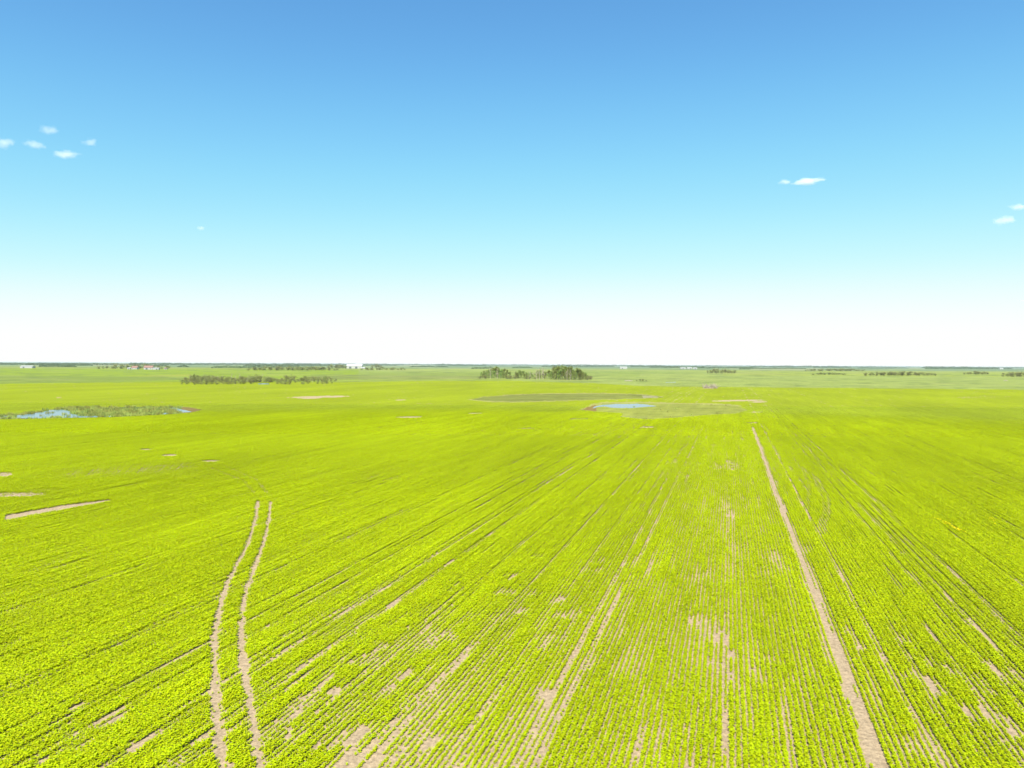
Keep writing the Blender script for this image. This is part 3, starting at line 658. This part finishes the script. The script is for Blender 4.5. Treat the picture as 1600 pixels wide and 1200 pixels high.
# bluffs beyond the right half
BL = [('bluff right of centre', 1104, 1151, 583.6, 8.5, 2, 12), ('twin tailed right bluff', 1258, 1352, 579.8, 8, 2, 15), ('low near right bluff', 1266, 1322, 585.6, 4.5, 1, 9),
      ('longest right bluff', 1349, 1463, 587.2, 7.0, 2, 19), ('small broken right bluff', 1505, 1547, 585.2, 6.5, 2, 8), ('bluff at right edge', 1564, 1625, 588.8, 7.5, 2, 11),
      ('far left farmyard', 152, 268, 576.4, 12, 1, 18), ('clump by big shed', 579, 597, 575.0, 15, 2, 4), ('hedge before big shed', 562, 636, 578.2, 7, 1, 13),
      ('patch by stone heap', 994, 1011, 595.6, 2.6, 1, 4), ('wood behind left thicket', 385, 528, 578.8, 9, 2, 17), ('wood left of big shed', 510, 544, 576.0, 13, 2, 6)]
for where, xa, xb, yb, hm, nr, nx in BL:
    sp = []
    for row in ('front', 'back')[:nr]:
        for k in range(nx):
            u_ = (k + .5 + R.uniform(-.35, .35)) / nx; x = xa + (xb - xa) * u_; env = .55 + .45 * math.sin(math.pi * min(1, max(0, u_))) ** .6
            Xb, Yb = G(x, yb); wsc = max(.55, ((xb - xa) / nx) * Yb / F / (hm / 8 * 7) * 1.5)
            sp.append((x, yb - (.9 if row == 'back' else 0) + R.uniform(-.15, .15), hm * env * R.uniform(.7, 1.15), min(2.6, wsc), 'far', row))
    grove(where, sp, 'trees of ' + where)

# far woods along the horizon: each reads as one mass
def belt(name, x0, x1, yb, hm, label):
    n_ = int((x1 - x0) * 16); xs = rng.uniform(x0, x1, n_); ys = yb + rng.uniform(-.1, .12, n_)
    P = np.array([G(x, y) for x, y in zip(xs, ys)]); prof_ = .35 + .65 * fbm(xs / 7.0, xs * 0, int(x0) + 3, 3) ** 1.0
    edge = np.minimum(1, np.minimum(xs - x0, x1 - xs) / 6 + .25)
    z = rng.uniform(.05, 1.0, n_) * hm * prof_ * edge
    d = float(np.mean(np.hypot(P[:, 0], P[:, 1]))); v, q = quads(np.stack([P[:, 0], P[:, 1], z], 1), max(1.0, d / F * .55), .2)
    tag(link(name, mesh_np(name, v, q), M_farwood), label, 'woods', 'far woods along the horizon', 'stuff')
def hy(x): return 565.9 + .0051 * x                    # ground line at about 12 km as image row at that image column
BELTS = [(-120, 160, 2.2, 9), (-60, 60, 4.2, 7), (40, 230, 4.0, 11), (60, 120, 7.2, 6), (60, 145, 5.0, 7), (200, 420, 2.0, 13), (250, 360, 2.8, 12), (230, 262, 5.0, 8), (277, 296, 6.2, 7), (330, 400, 7.4, 8), (360, 500, 2.2, 14), (380, 520, 4.0, 9), (395, 470, 6.4, 8), (440, 560, 1.6, 15),
         (540, 700, 1.3, 15), (560, 620, 2.4, 10), (640, 680, 4.2, 6), (680, 700, 4.4, 6), (700, 760, 2.0, 10), (736, 772, 6.5, 7), (680, 860, 1.2, 15), (800, 832, 5.0, 6), (846, 960, 2.6, 8), (860, 1000, 1.1, 15), (985, 1060, 2.2, 8), (1015, 1040, 3.2, 6), (980, 1240, 1.0, 14), (1038, 1100, 3.4, 8), (1085, 1180, 3.8, 8), (1155, 1172, 5.2, 9),
         (1160, 1260, 4.0, 5), (1170, 1200, 1.6, 12), (1200, 1440, .9, 14), (1270, 1330, 2.0, 9), (1340, 1420, 2.4, 6), (1445, 1530, 3.0, 9), (1530, 1582, 2.8, 8), (1440, 1720, .9, 14), (1490, 1540, 1.8, 9)]
for k, (xa, xb, dv, hm) in enumerate(BELTS):
    side = 'on the left' if xb < 500 else 'near the middle' if xb < 1100 else 'on the right'
    belt('far_wood', xa, xb, hy((xa + xb) / 2) + dv, hm * 1.3, 'distant dark wood along the horizon %s, %s from the left edge' % (side, ordn(k + 1)))

# ------------------------------------------------------------------ farm buildings
def mb(): return [[], []]
def boxm(V, Q, x0, x1, y0, y1, z0, z1):
    b0 = len(V); V += [(x, y, z) for z in (z0, z1) for x, y in ((x0, y0), (x1, y0), (x1, y1), (x0, y1))]
    Q += [(b0, b0 + 3, b0 + 2, b0 + 1), (b0 + 4, b0 + 5, b0 + 6, b0 + 7)] + [(b0 + i, b0 + (i + 1) % 4, b0 + 4 + (i + 1) % 4, b0 + 4 + i) for i in range(4)]
def poly_obj(name, V, Q, m_, parent):
    me = bpy.data.meshes.new(name); me.from_pydata([tuple(v) for v in V], [], [tuple(q) for q in Q]); return link(name, me, m_, parent)
def building(name, x, y, wd, dp, wh, rh, wall, roof, label, doors=(), wins=(), turn=0.0, cat='building', chim=False, grp=None):
    X, Y = G(x, y); o = bpy.data.objects.new(name, None); col.objects.link(o); o.location = (X, Y, 0); o.rotation_euler = (0, 0, math.radians(turn)); tag(o, label, cat, grp)
    V = []; Q = []; hx, hd = wd / 2, dp / 2
    V += [(-hx, -hd, 0), (hx, -hd, 0), (hx, hd, 0), (-hx, hd, 0), (-hx, -hd, wh), (hx, -hd, wh), (hx, hd, wh), (-hx, hd, wh), (-hx, 0, wh + rh), (hx, 0, wh + rh)]
    Q += [(0, 1, 5, 4), (2, 3, 7, 6), (1, 2, 6, 9, 5), (3, 0, 4, 8, 7)]; poly_obj('wall', V, Q, wall, o)
    ov = .5; k = rh / hd; V = []; Q = []; th = .18
    for s_ in (-1, 1):
        b0 = len(V); V += [(-hx - ov, s_ * (hd + ov), wh - ov * k + .03), (hx + ov, s_ * (hd + ov), wh - ov * k + .03), (hx + ov, 0, wh + rh + .03), (-hx - ov, 0, wh + rh + .03)]
        V += [(v[0], v[1], v[2] + th) for v in V[b0:b0 + 4]]; Q += [(b0, b0 + 1, b0 + 2, b0 + 3), (b0 + 7, b0 + 6, b0 + 5, b0 + 4), (b0, b0 + 4, b0 + 5, b0 + 1), (b0 + 1, b0 + 5, b0 + 6, b0 + 2), (b0 + 3, b0 + 7, b0 + 4, b0)]
    ro = poly_obj('roof', V, Q, roof, o)
    if chim: V = []; Q = []; boxm(V, Q, 1, 1.8, -.4, .4, wh + rh * .6, wh + rh + 1.1); poly_obj('chimney', V, Q, M_stone, ro)
    for dx, dw, dh in doors: V = []; Q = []; boxm(V, Q, dx - dw / 2, dx + dw / 2, -hd - .06, -hd + .02, .0, dh); poly_obj('door', V, Q, M_dark, o)
    for dx, z in wins: V = []; Q = []; boxm(V, Q, dx - .6, dx + .6, -hd - .05, -hd + .02, z, z + 1.2); poly_obj('window', V, Q, M_glass, o)
    return o
building('grain_shed', 43.5, 575.2, 28, 14, 4, 2.0, M_white, M_white, 'long white metal shed alone at the far left below the horizon', [(-6, 4, 3.4)], (), 4)
building('farm_house', 211.5, 577.0, 13, 9, 3.6, 3.2, M_white, M_red, 'white farmhouse with dark red roof, left one in the far farmyard', [(0, 1, 2.1)], [(-4, 1), (4, 1)], -6, 'house', True)
building('barn', 233, 577.4, 18, 11, 4.4, 3.8, M_white, M_red, 'larger white barn with red roof right of the farmhouse', [(-3, 4, 3.6)], [(5, 1.4)], 5, 'barn')
building('farm_shed', 244.5, 577.6, 12, 7, 2.6, 1.3, M_white, M_white, 'low white shed directly right of the red-roofed barn', [(2, 3, 2.2)], (), 0)
building('farm_shed', 202, 577.1, 6, 5, 2.6, 1.2, M_white, M_white, 'tiny white shed at the left end of the far farmyard', [(0, 2, 2.0)], (), 0)
building('farm_shed', 259, 577.3, 5, 5, 2.6, 1.2, M_white, M_red, 'tiny shed with reddish roof at the right end of the farmyard', [(0, 2, 2.0)], (), 0)
building('machine_shed', 554.5, 575.8, 46, 24, 9, 4.5, M_white, M_roofw, 'very large white metal shed on the horizon left of centre', [(-12, 7, 6), (6, 7, 6)], [(16, 2)], 3)
building('grain_shed', 568, 576.4, 10, 8, 3, 2, M_white, M_white, 'small white shed just right of the very large shed', [(0, 3, 2.6)], (), -8)
building('grain_shed', 974, 576.3, 27, 12, 5, 2.5, M_white, M_white, 'lone white shed on the plain right of the central grove', [(-5, 4, 3.6)], (), 2)
building('grain_shed', 1067, 576.6, 20, 10, 4, 2, M_white, M_white, 'white shed, left one of three low ones near the bluff', [(0, 4, 3.2)], (), 0, grp='three low white sheds')
building('grain_shed', 1077, 576.5, 20, 10, 5, 2, M_white, M_white, 'white shed, middle and tallest of three low ones near the bluff', [(3, 4, 3.6)], (), 6, grp='three low white sheds')
building('grain_shed', 1086, 576.8, 14, 9, 4, 2, M_white, M_white, 'white shed, right one of three low ones near the bluff', [(0, 4, 3.2)], (), -5, grp='three low white sheds')
building('grain_shed', 1564, 577.0, 22, 12, 6, 3, M_white, M_white, 'white shed among the far woods near the right edge', [(0, 4, 3.6)], (), 0)

# ------------------------------------------------------------------ heaps
def stones(X, Y, wx, wy, hh, n_, seed, size):
    r_ = np.random.default_rng(seed); V = []; Q = []
    for k in range(n_):
        a_ = r_.uniform(0, 6.28); rr = math.sqrt(r_.random()); cx, cy = math.cos(a_) * rr * wx, math.sin(a_) * rr * wy; s_ = size * r_.uniform(.5, 1.2); cz = hh * (1 - rr) * r_.random() + s_ * .3; b0 = len(V)
        for zz, kk in ((-.5, .7), (.0, 1.0), (.5, .6)):
            for i in range(6): t_ = i * 1.047 + r_.uniform(-.2, .2); V.append((cx + math.cos(t_) * s_ * kk * r_.uniform(.8, 1.1), cy + math.sin(t_) * s_ * kk * r_.uniform(.8, 1.1), cz + zz * s_))
        for j in (0, 6):
            for i in range(6): Q.append((b0 + j + i, b0 + j + (i + 1) % 6, b0 + j + 6 + (i + 1) % 6, b0 + j + 6 + i))
        Q.append(tuple(b0 + 12 + i for i in range(6)))
    return V, Q
def heap(name, x, y, wx, wy, hh, n_, seed, size, label, cat, branches=0):
    X, Y = G(x, y); o = bpy.data.objects.new(name, None); col.objects.link(o); o.location = (X, Y, 0); tag(o, label, cat)
    V, Q = stones(X, Y, wx, wy, hh, n_, seed, size); poly_obj('stones', V, Q, M_stone, o)
    if branches:
        r_ = np.random.default_rng(seed + 1); V = []; Q = []
        for k in range(branches):
            p_ = np.array([r_.uniform(-wx, wx), r_.uniform(-wy, wy), r_.uniform(0, hh * .6)]); d = r_.normal(size=3) * [1, .6, .6]; d[2] = abs(d[2]) + (.2 if k % 7 else 1.8); d /= np.linalg.norm(d); L = r_.uniform(1.2, 3.2)
            tube(V, Q, p_, p_ + d * L, .11, .04, 4); tube(V, Q, p_ + d * L * .6, p_ + d * L + r_.normal(0, .5, 3), .05, .02, 4)
        link('branches', mesh_np('branches', np.array(V), np.array(Q)), M_deadwood, o)
heap('brush_pile', 1109, 606.6, 4.6, 2.2, 1.6, 70, 5, .5, 'pale heap of dead branches and field stones at the crop edge', 'brush pile', 150)
heap('stone_pile', 982, 595.4, 4.0, 1.6, .8, 50, 8, .45, 'low pale stone heap beside a small bush patch', 'stone pile')
heap('stone_pile', 1571, 594.9, 1.8, 1.2, .7, 24, 9, .5, 'small white stone heap in the pale field near the right edge', 'stone pile')

# ------------------------------------------------------------------ clouds
def cloud(x, y, hwx, hwy, dens, label, seed, alt=1900.0):
    d = right * ((x - 800) / F) + up * (-(y - 600) / F) + fwd; tt = (alt - H) / d[2]; P = np.array([0, 0, H]) + d * tt
    dist = np.linalg.norm(d) * tt; sx = hwx / F * tt * 1.5; sz = hwy / F * tt * 1.6
    bpy.ops.mesh.primitive_uv_sphere_add(segments=24, ring_count=12, radius=1, location=P); o = bpy.context.object; o.name = 'cloud'; o.data.name = 'cloud'
    o.scale = (sx, sx * .7, sz)
    m_ = bpy.data.materials.new('cloud_vapour'); m_.use_nodes = True; t_ = m_.node_tree; t_.nodes.clear(); ou = t_.nodes.new('ShaderNodeOutputMaterial')
    pv = t_.nodes.new('ShaderNodeVolumePrincipled'); pv.inputs['Color'].default_value = (1, 1, 1, 1); pv.inputs['Anisotropy'].default_value = 0.0
    tc = t_.nodes.new('ShaderNodeTexCoord'); mp = t_.nodes.new('ShaderNodeMapping'); mp.inputs['Location'].default_value = (seed * 3.1, seed * 1.7, 0); mp.inputs['Scale'].default_value = (1.3, 1.3, .8)
    t_.links.new(tc.outputs['Object'], mp.inputs[0]); nz = noise(t_, 1.6, 6, mp.outputs[0], .62)
    ln = t_.nodes.new('ShaderNodeVectorMath'); ln.operation = 'LENGTH'; t_.links.new(tc.outputs['Object'], ln.inputs[0])
    fall = mrange(t_, ln.outputs['Value'], .1, 1.0, .22, -.42); v_ = math_(t_, 'ADD', fall, math_(t_, 'SUBTRACT', nz.outputs[0], .5)); v_ = mrange(t_, v_, .0, .30, 0, dens * .45 / max(60.0, sz))
    t_.links.new(v_, pv.inputs['Density']); t_.links.new(pv.outputs[0], ou.inputs['Volume']); o.data.materials.append(m_)
    tag(o, label, 'cloud')
for k, (x, y, a_, b_, dn, lb) in enumerate([(1262, 283, 36, 8, 4.5, 'brightest small white cloud in the upper right sky'), (1228, 284.5, 16, 5.5, 2.0, 'faint wisp touching the left end of the brightest right cloud'), (1571, 345, 27, 10, 3, 'soft white cloud streak near the right edge, lower of two'),
        (1590, 324, 20, 7, 2.6, 'small cloud streak at the right edge, upper of two'), (1598, 470, 12, 4, 1.0, 'very faint cloud low at the right edge'), (8, 223, 24, 13, 2.2, 'ragged cloud at the left edge of the sky'), (54, 226, 22, 10, 2.2, 'small pale cloud second from the left edge'),
        (104, 241, 30, 9, 2.4, 'thin flat cloud, lowest of the left cluster'), (141, 222, 20, 8, 1.8, 'small cloud at the right end of the left cluster'), (75, 205, 22, 12, 2, 'small puffy cloud, topmost of the left cluster'), (314, 357, 9, 6, 2.5, 'tiny lone cloud fleck low in the left sky')]):
    cloud(x, y, a_, b_, dn, lb, k + 1)

# ------------------------------------------------------------------ air
def haze():
    V = []; Q = []; boxm(V, Q, -45000, 45000, -3000, 60000, -1.2, 17.5)
    m_ = bpy.data.materials.new('haze_air'); m_.use_nodes = True; t_ = m_.node_tree; t_.nodes.clear(); ou = t_.nodes.new('ShaderNodeOutputMaterial')
    pv = t_.nodes.new('ShaderNodeVolumePrincipled'); pv.inputs['Color'].default_value = (.86, .94, 1.0, 1); pv.inputs['Density'].default_value = HAZE; pv.inputs['Anisotropy'].default_value = 0.1
    t_.links.new(pv.outputs[0], ou.inputs['Volume']); me = bpy.data.meshes.new('haze'); me.from_pydata(V, [], Q); tag(link('haze', me, m_), 'thin pale haze over the far plain', kind='stuff')
HAZE = 3.5e-5
haze()
